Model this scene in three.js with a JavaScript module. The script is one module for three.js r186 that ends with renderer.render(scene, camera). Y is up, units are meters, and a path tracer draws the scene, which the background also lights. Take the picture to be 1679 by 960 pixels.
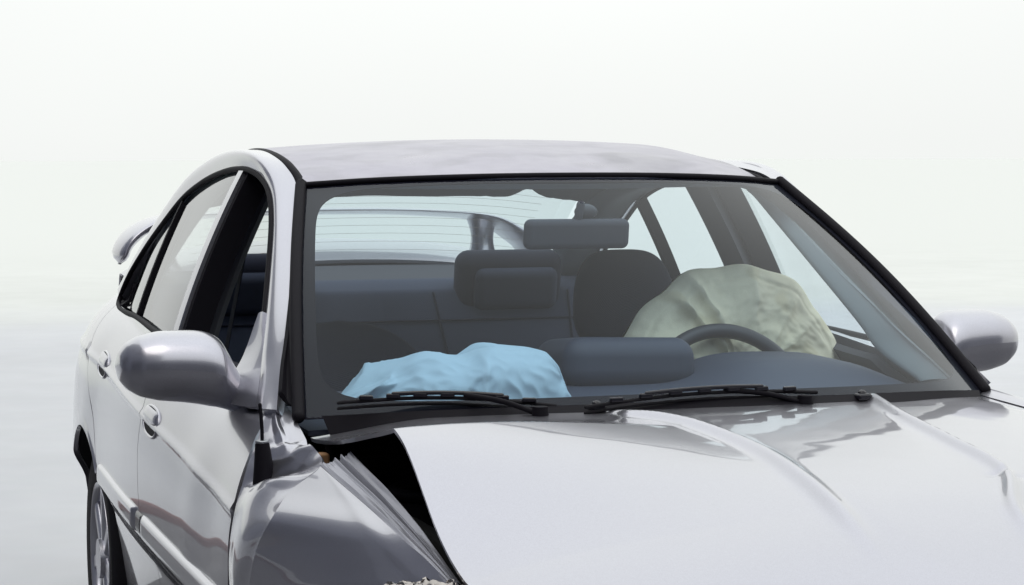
import * as THREE from 'three';
import { RoundedBoxGeometry } from 'three/addons/geometries/RoundedBoxGeometry.js';
import { mergeGeometries, toCreasedNormals } from 'three/addons/utils/BufferGeometryUtils.js';
import { ImprovedNoise } from 'three/addons/math/ImprovedNoise.js';

// ---------------------------------------------------------------- camera, sky, sun, exposure
const scene = new THREE.Scene();
const camera = new THREE.PerspectiveCamera(15.293, 1024 / 585, 0.1, 3000);
{
  const yaw = THREE.MathUtils.degToRad(17.6568), pit = THREE.MathUtils.degToRad(3.5608);
  camera.position.set(-1.5599, 1.4349, 4.7083);
  camera.lookAt(-1.5599 + Math.sin(yaw) * Math.cos(pit), 1.4349 - Math.sin(pit), 4.7083 - Math.cos(yaw) * Math.cos(pit));
  camera.rotateZ(THREE.MathUtils.degToRad(-0.148));
}
const noise = new ImprovedNoise();
const nz = (x, y, z = 0) => noise.noise(x, y, z);
{
  // bright overcast: nearly white at the horizon, brighter towards the zenith
  const W = 512, H = 256, d = new Float32Array(W * H * 4);
  for (let j = 0; j < H; j++) for (let i = 0; i < W; i++) {
    const el = ((j + 0.5) / H - 0.5) * Math.PI, az = (i / W) * Math.PI * 2, s = Math.max(0, Math.sin(el));
    const cx = Math.cos(el) * Math.cos(az), cz = Math.cos(el) * Math.sin(az), cy = Math.sin(el);
    const cl = 1 + 0.05 * nz(cx * 2.2 + 3, cy * 4, cz * 2.2) + 0.03 * nz(cx * 5, cy * 9 + 2, cz * 5);
    const L = 0.915 * (1 + 0.97 * s) * cl, k = 4 * (j * W + i);
    d[k] = L * (0.985 - 0.03 * s); d[k + 1] = L * (1.005 - 0.005 * s); d[k + 2] = L * (0.985 + 0.03 * s); d[k + 3] = 1;
  }
  const t = new THREE.DataTexture(d, W, H, THREE.RGBAFormat, THREE.FloatType);
  t.mapping = THREE.EquirectangularReflectionMapping; t.magFilter = THREE.LinearFilter; t.minFilter = THREE.LinearFilter; t.needsUpdate = true;
  scene.background = t; scene.environment = t;
}
const sun = new THREE.DirectionalLight(0xfff4e6, 0.6);
sun.position.set(-6, 14, 4); sun.castShadow = true; sun.shadow.radius = 70;
sun.shadow.mapSize.set(2048, 2048);
Object.assign(sun.shadow.camera, { left: -14, right: 14, top: 14, bottom: -14, near: 0.5, far: 60 });
scene.add(sun, sun.target);
const renderer = new THREE.WebGLRenderer({ antialias: true });
renderer.setSize(1024, 585);
renderer.toneMapping = THREE.LinearToneMapping;
renderer.toneMappingExposure = 1.0;
renderer.shadowMap.enabled = true;

// ---------------------------------------------------------------- helpers
const V = (x, y, z) => new THREE.Vector3(x, y, z);
const vs = (a) => a.map((p) => (p.isVector3 ? p : V(...p)));
const clamp = (x, a = 0, b = 1) => Math.min(b, Math.max(a, x));
const sst = (a, b, x) => { const t = clamp((x - a) / (b - a)); return t * t * (3 - 2 * t); };
const lerp = (a, b, t) => a + (b - a) * t;
function tab(rows) {                                           // smooth one-dimensional table
  const z = rows.map((r) => r[0]), v = rows.map((r) => r[1]), n = z.length;
  const m = (j) => (j === 0 ? (v[1] - v[0]) / (z[1] - z[0]) : j === n - 1 ? (v[n - 1] - v[n - 2]) / (z[n - 1] - z[n - 2]) : (v[j + 1] - v[j - 1]) / (z[j + 1] - z[j - 1]));
  return (q) => {
    if (q <= z[0]) return v[0] + m(0) * (q - z[0]);
    if (q >= z[n - 1]) return v[n - 1] + m(n - 1) * (q - z[n - 1]);
    let i = 0; while (z[i + 1] < q) i++;
    const h = z[i + 1] - z[i], t = (q - z[i]) / h, t2 = t * t, t3 = t2 * t;
    return (2 * t3 - 3 * t2 + 1) * v[i] + (t3 - 2 * t2 + t) * h * m(i) + (3 * t2 - 2 * t3) * v[i + 1] + (t3 - t2) * h * m(i + 1);
  };
}
function pl(pts) {                                             // polyline by arc length
  const p = vs(pts), L = [0];
  for (let i = 1; i < p.length; i++) L.push(L[i - 1] + p[i].distanceTo(p[i - 1]));
  return (t) => { const s = clamp(t) * L[L.length - 1]; let i = 0; while (i < p.length - 2 && L[i + 1] < s) i++; return p[i].clone().lerp(p[i + 1], (s - L[i]) / Math.max(1e-9, L[i + 1] - L[i])); };
}
function sp(pts) { const c = new THREE.CatmullRomCurve3(vs(pts), false, 'centripetal'); c.arcLengthDivisions = 120; return (t) => c.getPointAt(clamp(t)); }
function spi(pts) { const c = new THREE.CatmullRomCurve3(vs(pts), false, 'centripetal'); return (t) => c.getPoint(clamp(t)); }   // by index
// a sheet over fn(u, v) -> Vector3; t > 0 gives it a back side and a rim (a panel with thickness)
function sheet(fn, nu, nv, { t = 0, flip = false } = {}) {
  const P = [], U = [], idx = [];
  let lu = 0, lv = 0;
  const row = nu + 1;
  for (let j = 0; j <= nv; j++) for (let i = 0; i <= nu; i++) P.push(fn(i / nu, j / nv));
  for (let i = 0; i < nu; i++) lu += P[i + (nv >> 1) * row].distanceTo(P[i + 1 + (nv >> 1) * row]);
  for (let j = 0; j < nv; j++) lv += P[(nu >> 1) + j * row].distanceTo(P[(nu >> 1) + (j + 1) * row]);
  for (let j = 0; j <= nv; j++) for (let i = 0; i <= nu; i++) U.push((i / nu) * lu, (j / nv) * lv);
  for (let j = 0; j < nv; j++) for (let i = 0; i < nu; i++) {
    const a = i + j * row, b = a + 1, c = a + row, d = c + 1;
    if (flip) idx.push(a, c, b, b, c, d); else idx.push(a, b, c, b, d, c);
  }
  const g = new THREE.BufferGeometry();
  g.setAttribute('position', new THREE.Float32BufferAttribute(P.flatMap((p) => [p.x, p.y, p.z]), 3));
  g.setAttribute('uv', new THREE.Float32BufferAttribute(U, 2));
  g.setIndex(idx); g.computeVertexNormals();
  if (!t) return g;
  const N = g.attributes.normal, Q = P.map((p, k) => V(p.x - N.getX(k) * t, p.y - N.getY(k) * t, p.z - N.getZ(k) * t));
  const b = g.clone(), bi = [];
  b.setAttribute('position', new THREE.Float32BufferAttribute(Q.flatMap((p) => [p.x, p.y, p.z]), 3));
  for (let k = 0; k < idx.length; k += 3) bi.push(idx[k], idx[k + 2], idx[k + 1]);
  b.setIndex(bi); b.computeVertexNormals();
  const ring = [];
  for (let i = 0; i < nu; i++) ring.push(i);
  for (let j = 0; j < nv; j++) ring.push(nu + j * row);
  for (let i = nu; i > 0; i--) ring.push(i + nv * row);
  for (let j = nv; j > 0; j--) ring.push(j * row);
  const rp = [], ri = [], ru = [];
  ring.forEach((k, n) => { for (const p of [P[k], Q[k]]) { rp.push(p.x, p.y, p.z); ru.push(n * 0.01, p === P[k] ? 0 : t); } });
  const m = ring.length;
  for (let n = 0; n < m; n++) { const a = 2 * n, c = 2 * ((n + 1) % m); if (flip) ri.push(a, c, a + 1, c, c + 1, a + 1); else ri.push(a, a + 1, c, c, a + 1, c + 1); }
  const r = new THREE.BufferGeometry();
  r.setAttribute('position', new THREE.Float32BufferAttribute(rp, 3)); r.setAttribute('uv', new THREE.Float32BufferAttribute(ru, 2));
  r.setIndex(ri); r.computeVertexNormals();
  return mergeGeometries([g, b, r]);
}
// surface through a net of points: rows[j][i], smooth both ways
function net(rows) {
  const cs = rows.map((r) => spi(r)), n = cs.length;
  return (u, v) => new THREE.CatmullRomCurve3(cs.map((c) => c(u)), false, 'centripetal').getPoint(clamp(v));
}
const ruled = (a, b) => (u, v) => a(u).lerp(b(u), v);
function coons(bottom, top, left, right) {                     // curves: left at u = 0, right at u = 1
  const p00 = bottom(0), p10 = bottom(1), p01 = top(0), p11 = top(1);
  return (u, v) => {
    const r = bottom(u).multiplyScalar(1 - v).addScaledVector(top(u), v).addScaledVector(left(v), 1 - u).addScaledVector(right(v), u);
    return r.addScaledVector(p00, -(1 - u) * (1 - v)).addScaledVector(p10, -u * (1 - v)).addScaledVector(p01, -(1 - u) * v).addScaledVector(p11, -u * v);
  };
}
function tube(pts, r, seg = 40, rad = 8, closed = false, flatten = null) {
  const c = new THREE.CatmullRomCurve3(vs(pts), closed, 'centripetal');
  const g = new THREE.TubeGeometry(c, seg, r, rad, closed);
  if (closed) return g;
  const caps = [0, 1].map((t) => { const s = new THREE.SphereGeometry(r, rad, 6); const p = c.getPoint(t); s.translate(p.x, p.y, p.z); return s; });
  return mergeGeometries([g, ...caps]);
}
function rbox(w, h, d, r, x = 0, y = 0, z = 0, rx = 0, ry = 0, rz = 0, seg = 4) {
  const g = new RoundedBoxGeometry(w, h, d, seg, r);
  g.applyMatrix4(new THREE.Matrix4().makeRotationFromEuler(new THREE.Euler(rx, ry, rz))); g.translate(x, y, z);
  return g;
}
const ni = (g) => { const q = g.index ? g.toNonIndexed() : g; for (const k of Object.keys(q.attributes)) if (!['position', 'normal', 'uv'].includes(k)) q.deleteAttribute(k); return q; };
const merge = (gs) => mergeGeometries(gs.map(ni));
const flipX = (g) => { const q = ni(g.clone()); q.scale(-1, 1, 1); const p = q.attributes.position; for (const n of ['position', 'normal', 'uv']) { const a = q.attributes[n], s = a.itemSize; for (let i = 0; i < p.count; i += 3) for (let k = 0; k < s; k++) { const A = a.array, t1 = A[(i + 1) * s + k]; A[(i + 1) * s + k] = A[(i + 2) * s + k]; A[(i + 2) * s + k] = t1; } } return q; };
function obj(name, geo, mat, parent, label) {
  const g = Array.isArray(geo) ? merge(geo) : geo;
  const m = new THREE.Mesh(g, mat); m.name = name; m.castShadow = m.receiveShadow = true;
  if (label) m.userData.label = label;
  parent.add(m); return m;
}
let seed = 7; const rnd = () => { seed = (seed * 16807) % 2147483647; return seed / 2147483647; };

// ---------------------------------------------------------------- materials
function noiseTex(size, fn, srgb = false) {
  const d = new Uint8Array(size * size * 4);
  for (let j = 0; j < size; j++) for (let i = 0; i < size; i++) { const c = fn(i / size, j / size), k = 4 * (j * size + i); for (let q = 0; q < 3; q++) d[k + q] = clamp(c[q], 0, 1) * 255; d[k + 3] = 255; }
  const t = new THREE.DataTexture(d, size, size); t.wrapS = t.wrapT = THREE.MirroredRepeatWrapping; t.magFilter = THREE.LinearFilter; t.minFilter = THREE.LinearMipmapLinearFilter; t.generateMipmaps = true;
  if (srgb) t.colorSpace = THREE.SRGBColorSpace; t.needsUpdate = true; return t;
}
const lin = (r, g, b) => new THREE.Color().setRGB(r, g, b);
const flake = noiseTex(512, () => { const v = 0.84 + 0.16 * rnd(); return [v, v, v]; });
flake.repeat.set(3, 3);
const dust = noiseTex(512, (u, v) => { const a = 0.5 + 0.5 * nz(u * 6, v * 6, 1) + 0.25 * nz(u * 23, v * 23, 4) + 0.1 * (rnd() - 0.5); const q = 0.55 + 0.35 * a; return [q, q, q]; });
const mottle = noiseTex(512, (u, v) => { const a = sst(0.05, 0.35, nz(u * 4, v * 6, 5)) * 0.22 + sst(0.0, 0.4, nz(u * 13, v * 15, 8)) * 0.12 + 0.05 * nz(u * 50, v * 50, 2), q = 0.97 - a + 0.08 * (rnd() - 0.5); return [q, q * 0.985, q]; });
mottle.repeat.set(0.8, 0.8);
const std = (color, roughness, metalness = 0, more = {}) => new THREE.MeshPhysicalMaterial({ color, roughness, metalness, side: THREE.DoubleSide, ...more });
const weave = noiseTex(256, (u, v) => { const q = 0.5 + 0.22 * Math.sin(u * 256 * 0.785) * Math.sin(v * 256 * 0.785) + 0.2 * (rnd() - 0.5); return [q, q, q]; });
weave.repeat.set(6, 6);
const M = {
  paint: std(lin(0.415, 0.408, 0.455), 0.30, 0.9, { map: flake, clearcoat: 1, clearcoatRoughness: 0.035 }),
  roofPaint: std(lin(0.36, 0.345, 0.40), 0.45, 0.85, { map: mottle, roughnessMap: dust, clearcoat: 0.2, clearcoatRoughness: 0.3 }),
  inner: std(lin(0.37, 0.37, 0.42), 0.42, 0.4, { map: flake }),
  black: std(lin(0.008, 0.007, 0.01), 0.6, 0, { specularIntensity: 0.18 }),
  blackGloss: std(lin(0.012, 0.011, 0.016), 0.22, 0, { specularIntensity: 0.7 }),
  rubber: std(lin(0.012, 0.011, 0.014), 0.8, 0, { specularIntensity: 0.4 }),
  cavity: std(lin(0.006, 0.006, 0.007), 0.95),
  frit: std(lin(0.010, 0.008, 0.013), 0.5, 0, { specularIntensity: 0.1 }),
  trim: std(lin(0.36, 0.40, 0.41), 0.75),
  trimDark: std(lin(0.045, 0.047, 0.062), 0.8),
  trimMid: std(lin(0.095, 0.095, 0.11), 0.85),
  liner: std(lin(0.30, 0.31, 0.33), 0.9),
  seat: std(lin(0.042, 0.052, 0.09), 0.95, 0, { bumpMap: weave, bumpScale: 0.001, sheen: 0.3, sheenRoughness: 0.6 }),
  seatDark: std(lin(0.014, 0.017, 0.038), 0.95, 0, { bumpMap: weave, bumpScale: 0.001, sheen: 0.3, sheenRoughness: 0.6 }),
  dash: std(lin(0.038, 0.046, 0.074), 0.6),
  wheelRim: std(lin(0.05, 0.05, 0.06), 0.45),
  bagDriver: std(lin(0.60, 0.60, 0.47), 0.9),
  bagPass: std(lin(0.36, 0.49, 0.58), 0.85),
  chrome: std(lin(0.34, 0.31, 0.29), 0.22, 1),
  alloy: std(lin(0.5, 0.5, 0.55), 0.28, 0.85),
  steel: std(lin(0.3, 0.31, 0.33), 0.4, 0.9),
  mirror: std(lin(0.8, 0.82, 0.84), 0.03, 1),
  rust: std(lin(0.28, 0.15, 0.07), 0.8),
  windshield: new THREE.MeshPhysicalMaterial({ color: lin(0.82, 0.92, 0.98), roughness: 0, metalness: 0, transmission: 1, thickness: 0, ior: 1.22, side: THREE.DoubleSide }),
  rearGlass: new THREE.MeshPhysicalMaterial({ color: lin(0.84, 0.88, 0.88), roughness: 0, metalness: 0, transmission: 1, thickness: 0, ior: 1.45, side: THREE.DoubleSide }),
  sideGlass: new THREE.MeshPhysicalMaterial({ color: lin(0.82, 0.88, 0.87), roughness: 0, metalness: 0, transmission: 1, thickness: 0, ior: 2.3, side: THREE.DoubleSide }),
  glass: new THREE.MeshPhysicalMaterial({ color: lin(0.97, 0.985, 0.98), roughness: 0, metalness: 0, transmission: 1, thickness: 0, ior: 1.4, side: THREE.DoubleSide }),
};

// ---------------------------------------------------------------- setting
const groundM = std(lin(1, 1, 1), 0.95);
groundM.map = noiseTex(1024, (u, v) => {                        // 96 m of it: pale concrete, trodden greyer over an uneven patch round the car
  const x = (u - 0.5) * 96, z = (0.5 - v) * 96, r = Math.hypot(x * 0.9, (z - 6)) + 2.4 * nz(x * 0.13, z * 0.13, 3) + 0.8 * nz(x * 0.7, z * 0.7, 5);
  const w = sst(23, 19, r), q = sst(30, 18, Math.max(Math.abs(x), Math.abs(z))) * (0.03 * nz(x * 0.4, z * 0.4, 9) + 0.02 * nz(x * 1.7, z * 1.7, 2) + 0.02 * (rnd() - 0.5));
  return [lerp(0.522, 0.488, w) + q, lerp(0.530, 0.493, w) + q, lerp(0.510, 0.510, w) + q];
});
groundM.map.wrapS = groundM.map.wrapT = THREE.ClampToEdgeWrapping; groundM.map.anisotropy = 8;
const groundG = new THREE.CircleGeometry(1200, 96).rotateX(-Math.PI / 2);
{ const uv = groundG.attributes.uv, p = groundG.attributes.position; for (let i = 0; i < uv.count; i++) uv.setXY(i, p.getX(i) / 96 + 0.5, 0.5 - p.getZ(i) / 96); }
const ground = obj('ground', groundG, groundM, scene);
ground.userData.kind = 'structure'; ground.userData.label = 'pale bright open ground beyond the car';
{
  const asph = noiseTex(512, (u, v) => { const q = 0.5 + 0.18 * nz(u * 9, v * 9) + 0.3 * (rnd() - 0.5); return [q, q, q * 1.03]; });
  asph.repeat.set(0.25, 0.25);
  const g = new THREE.PlaneGeometry(40, 40).rotateX(-Math.PI / 2); const uv = g.attributes.uv; for (let i = 0; i < uv.count; i++) uv.setXY(i, uv.getX(i) * 40, uv.getY(i) * 40);
  const p = obj('pavement', g, std(lin(0.22, 0.22, 0.23), 0.9, 0, { map: asph }), scene);
  p.position.set(0, 0.004, 17.7);
  const g2 = new THREE.PlaneGeometry(18.7, 1.9).rotateX(-Math.PI / 2); const u2 = g2.attributes.uv; for (let i = 0; i < u2.count; i++) u2.setXY(i, u2.getX(i) * 18.7, u2.getY(i) * 1.9);
  const p2 = obj('pavement', g2, p.material, scene); p2.position.set(-10.65, 0.004, -3.25); p2.userData = { kind: 'structure', label: 'grey asphalt beside the right side of the car' };
  const k = obj('kerb', rbox(18.7, 0.06, 0.05, 0.015, -10.65, 0.026, -4.23), std(lin(0.17, 0.06, 0.055), 0.8), scene); k.userData = { kind: 'structure', label: 'low red painted kerb along the edge of the asphalt' }; p.userData = { kind: 'structure', label: 'grey asphalt under and in front of the car' };
}

// long sheds in front of and beside the car, outside the frame: the dark band that the mirrors, pillar and fender reflect
{
  const clad = std(lin(0.175, 0.185, 0.235), 0.8), roofM = std(lin(0.16, 0.16, 0.18), 0.7), doorM2 = std(lin(0.06, 0.065, 0.09), 0.6);
  const shed = (label, x, z, w, d, h, turn) => {
    const g = new THREE.Group(); g.name = 'shed'; g.position.set(x, 0, z); g.rotation.y = turn; scene.add(g);
    g.userData = { label, category: 'building' };
    obj('wall', new THREE.BoxGeometry(w, h, d).translate(0, h / 2, 0), clad, g);
    obj('roof', new THREE.BoxGeometry(w + 0.6, 0.2, d + 0.6).translate(0, h + 0.105, 0), roofM, g);
    for (let i = 0; i < 4; i++) obj('door', new THREE.BoxGeometry(3, 3.2, 0.08).translate(-w / 2 + (i + 0.5) * w / 4, 1.61, d / 2 + 0.045), doorM2, g);
  };
  shed('long dark shed in front of the wrecked car', 4, 16, 40, 6, 6.2, Math.PI);
  shed('tall dark shed beside the right side of the wrecked car', -9.8, -1, 27, 6, 10, Math.PI / 2);
}

// ---------------------------------------------------------------- the car: body surface (its right side has negative x)
const car = new THREE.Group(); car.name = 'car'; scene.add(car);
car.userData = { label: 'wrecked silver sedan with crushed right fender, buckled hood and burst airbags', category: 'car' };
const fA = tab([[-2.3, 0.60], [-1.9, 0.68], [-1.5, 0.75], [-1.2, 0.78], [-0.8, 0.80], [-0.3, 0.812], [0, 0.785], [0.25, 0.757], [0.5, 0.75], [0.8, 0.75], [1.2, 0.75]]);
const fB = tab([[-2.35, 0.70], [-2.1, 0.79], [-1.8, 0.855], [-1.4, 0.876], [-1.1, 0.869], [-0.5, 0.88], [0, 0.88], [0.5, 0.876], [1, 0.87], [1.4, 0.862], [1.8, 0.82], [2.1, 0.73], [2.3, 0.55]]);
const fY = tab([[-2.3, 1.06], [-1.9, 1.05], [-1.5, 1.03], [-1, 1.005], [-0.5, 0.985], [0, 0.97], [0.5, 0.95], [0.8, 0.935], [1.2, 0.90], [1.6, 0.86], [2.0, 0.80], [2.3, 0.74]]);
const fT = (y) => { const d = y - 0.97; return 0.3 * d + (d > 0 ? 0.3 * d * d : 0); };
const fCrease = tab([[-2.3, 0.90], [-1.5, 0.897], [-1.02, 0.884], [-0.193, 0.849], [0.3, 0.824], [0.78, 0.796], [1.4, 0.77]]);
function bx(y, z, plain = false) {                              // half width of the body at a height and a station
  const yb = fY(z); if (y >= yb) return fA(z) - fT(y);
  const a = fA(z) - fT(yb), d = yb - y;
  let x = a + (fB(z) - a) * (1 - Math.exp(-d / 0.085));
  x -= 0.036 * sst(0.6, 0.5, y) + 0.14 * Math.max(0, 0.52 - y) + 0.25 * Math.max(0, 0.3 - y);
  if (!plain) { const q = (y - fCrease(z)) / 0.0085; x += 0.0065 * Math.exp(-q * q) * sst(-2.2, -2.0, z); }
  return x;
}
const X = (z, y, off = 0, plain = false) => V(-(bx(y, z, plain) + off), y, z);
const Z2 = (pts) => pts.map(([z, y]) => V(0, y, z));            // (z, y) pairs as points for the panel outlines
const onBody = (f2, off = 0, dent = null) => (u, v) => { const p = f2(u, v); let o = off; if (dent) o += dent(p.z, p.y); return X(p.z, p.y, o); };
const both = (f) => { f(1); f(-1); };                          // 1: the car's right side (left in the picture), -1: its left side
const S = (g, s) => (s === 1 ? g : flipX(g));

// lines of the window opening (right side) and of the outer edge of pillars and roof rail
const DLO0 = [[-0.768, 0.962, 0.60], [-0.733, 1.024, 0.462], [-0.719, 1.068, 0.419], [-0.674, 1.194, 0.264], [-0.637, 1.303, 0.12], [-0.623, 1.354, 0.029], [-0.617, 1.386, -0.079], [-0.62, 1.405, -0.208], [-0.624, 1.408, -0.36], [-0.626, 1.397, -0.569], [-0.631, 1.371, -0.804], [-0.645, 1.329, -1.012], [-0.665, 1.265, -1.197], [-0.69, 1.175, -1.43], [-0.72, 1.09, -1.555], [-0.738, 1.03, -1.6]];
const OUT0 = [[-0.752, 0.965, 0.72], [-0.722, 1.035, 0.61], [-0.70, 1.078, 0.54], [-0.645, 1.195, 0.35], [-0.597, 1.305, 0.175], [-0.571, 1.38, 0.055], [-0.577, 1.418, -0.03], [-0.582, 1.439, -0.13], [-0.575, 1.452, -0.32], [-0.565, 1.452, -0.57], [-0.56, 1.435, -0.82], [-0.565, 1.395, -1.08], [-0.58, 1.32, -1.32], [-0.60, 1.22, -1.55], [-0.625, 1.12, -1.75], [-0.655, 1.04, -1.88]];
const DLO = DLO0, OUT = OUT0;

// roof
const fR = tab([[-1.3, 1.395], [-1.2, 1.415], [-1.0, 1.45], [-0.7, 1.474], [-0.4, 1.478], [-0.2, 1.468], [0, 1.447], [0.1, 1.43], [0.25, 1.394], [0.3, 1.375]]);
const fRk = tab([[-1.3, 0.045], [-0.9, 0.03], [-0.3, 0.026], [0, 0.05], [0.1, 0.06], [0.3, 0.06]]);
const roofY = (x, z) => fR(z) - fRk(z) * (x / 0.57) ** 2;
const roofF = (u, v) => {
  const k = u * 2 - 1, zf = lerp(0.262, 0.085, Math.pow(Math.abs(k), 2.2)), zr = lerp(-1.28, -1.13, k * k), z = lerp(zf, zr, v);
  const w = tab([[-1.3, 0.55], [-0.8, 0.545], [-0.3, 0.56], [-0.05, 0.563], [0.1, 0.545]])(z), x = k * w;
  return V(x, roofY(x, z) - 0.022 * sst(0.38, 0.58, x), z);
};
obj('roof', sheet(roofF, 60, 60, { t: 0.012 }), M.roofPaint, car, 'dull weathered silver roof');
// front header lip, the band of body colour above the windshield
both((s) => {
  const dr = (pts, m) => (s === 1 ? pts : pts.map(([x, y, z], i) => [x, y - m * sst(4, 7, i), z]));   // the roof sits lower on its left side
  const OUT = dr(OUT0, 0.036), DLO = dr(DLO0, 0.012);
  const rail = net([OUT, OUT.map((o, i) => { const d = DLO[i], b = 0.014 + 0.012 * sst(3, 7, i); return [lerp(o[0], d[0], 0.5) - b, lerp(o[1], d[1], 0.5) + b * 0.75 * sst(3, 7, i), lerp(o[2], d[2], 0.5) + 0.012 * (1 - sst(3, 6, i))]; }), DLO]);
  obj('side_frame', S(sheet(rail, 150, 16, { t: 0.022 }), s), M.paint, car);
  // ditch between roof and rail
  const ditch = OUT.slice(4).map(([x, y, z]) => [x + 0.012, y - 0.009, z]);
  obj('roof_seal', S(tube(ditch.slice(0, 9), s === 1 ? 0.0125 : 0.006, 70, 8), s), M.black, car);
  // inner trim of pillars and rail
  const ti = net([OUT.map(([x, y, z], i) => [x + 0.035, y - 0.035, z - 0.01]), OUT.map((o, i) => { const d = DLO[i]; return [lerp(o[0], d[0], 0.55) + 0.058, lerp(o[1], d[1], 0.55) - 0.03 * sst(3, 7, i) , lerp(o[2], d[2], 0.55) - 0.01]; }), DLO.map(([x, y, z], i) => [x + lerp(0.095, 0.045, sst(4, 8, i)), y - 0.006, z - lerp(0.03, 0.02, sst(4, 8, i))]), DLO.map(([x, y, z]) => [x + 0.012, y - 0.002, z - 0.008])]);
  obj('pillar_trim', S(sheet(ti, 120, 18, { t: 0.004, flip: false }), s), M.trim, car, 'grey inner trim of the windshield and roof pillars');
  obj('window_seal', S(tube([...DLO.slice(1), [-0.752, 1.014, -1.5], [-0.777, 1.022, -0.95], [-0.796, 1.018, -0.43], [-0.785, 1.012, 0], [-0.757, 1.006, 0.36]], 0.0072, 200, 8), s), M.black, car);
});

// side panels
const TOPY = (z) => lerp(1.0, 1.02, sst(0.6, -0.5, z));
const doorF = Z2([[0.80, 0.22], [0.835, 0.4], [0.842, 0.55], [0.838, 0.665], [0.812, 0.737], [0.803, 0.803], [0.768, 0.875], [0.715, 0.912], [0.60, 0.985]]);
const doorM = Z2([[-0.19, 0.22], [-0.20, 0.5], [-0.215, 0.6], [-0.255, 0.70], [-0.272, 0.77], [-0.268, 0.85], [-0.262, 0.94], [-0.26, 1.02]]);
const dz = (pts, d) => pts.map((p) => V(p.x, p.y, p.z + d));
const shutR = Z2([[-1.02, 0.22], [-1.0, 0.38], [-1.045, 0.52], [-1.125, 0.63], [-1.18, 0.735], [-1.30, 0.81], [-1.394, 0.882], [-1.50, 0.955], [-1.585, 1.018]]);
const topCurve = (z0, z1) => (t) => { const z = lerp(z0, z1, t); return V(0, TOPY(z), z); };
const G = 0.0022;
function sidePanel(rear, front, y0, nu, nv, dent) {
  const r = sp(rear), f = sp(front), a = rear[0], b = front[0], c = rear[rear.length - 1], d = front[front.length - 1];
  return sheet(onBody(coons((t) => a.clone().lerp(b, t), (t) => { const z = lerp(c.z, d.z, t); return V(0, lerp(lerp(c.y, d.y, t), TOPY(z), 0.0), z); }, r, f), 0, dent), nu, nv, { t: 0.01 });
}
function strip(z0, z1, yA, yB, off, thick) {                     // protective moulding along the doors: rounded proud bar
  return sheet((u, v) => { const z = lerp(z0, z1, u), e = Math.min(u, 1 - u) * (Math.abs(z1 - z0) / 0.02), k = Math.min(1, e), q = v * 2 - 1, y = lerp(yA(z), yB(z), v); return X(z, y, off * Math.pow(Math.max(0, 1 - Math.pow(Math.abs(q), 5)), 0.5) * Math.sqrt(k) - 0.002, true); }, 60, 20, { t: thick });
}
function handle(parent, z, y, s) {
  const ell = (a, k) => [z + Math.sign(Math.cos(a)) * Math.pow(Math.abs(Math.cos(a)), 0.75) * 0.085 * k, y - 0.004 + Math.sign(Math.sin(a)) * Math.pow(Math.abs(Math.sin(a)), 0.75) * 0.031 * k];
  const sl = (zz) => -(zz - z) * 0.045;
  const ring = []; for (let i = 0; i < 40; i++) { const [zz, yy] = ell(i / 40 * Math.PI * 2, 1); ring.push(X(zz, yy + sl(zz), 0.001, true)); }
  obj('handle_surround', S(tube(ring, 0.0038, 80, 8, true), s), M.paint, parent);
  obj('handle_recess', S(sheet((u, v) => { const [zz, yy] = ell(u * Math.PI * 2, v); return X(zz, yy + sl(zz), 0.0022, true); }, 40, 6, { t: 0.003, flip: true }), s), M.black, parent);
  const pull = (u, v) => { const zz = z + 0.078 * (2 * u - 1), q = v * 2 - 1, e = Math.pow(Math.max(0, 1 - Math.pow(Math.abs(u * 2 - 1), 4)), 0.5); return X(zz, y + 0.009 + sl(zz) + 0.016 * q * (0.5 + 0.5 * e), 0.003 + 0.0075 * e * Math.sqrt(1 - q * q * 0.9), true); };
  obj('handle', S(sheet(pull, 30, 14, { t: 0.006 }), s), M.paint, parent);
}
const mouldT = () => 0.637, mouldB = () => 0.578;
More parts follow.
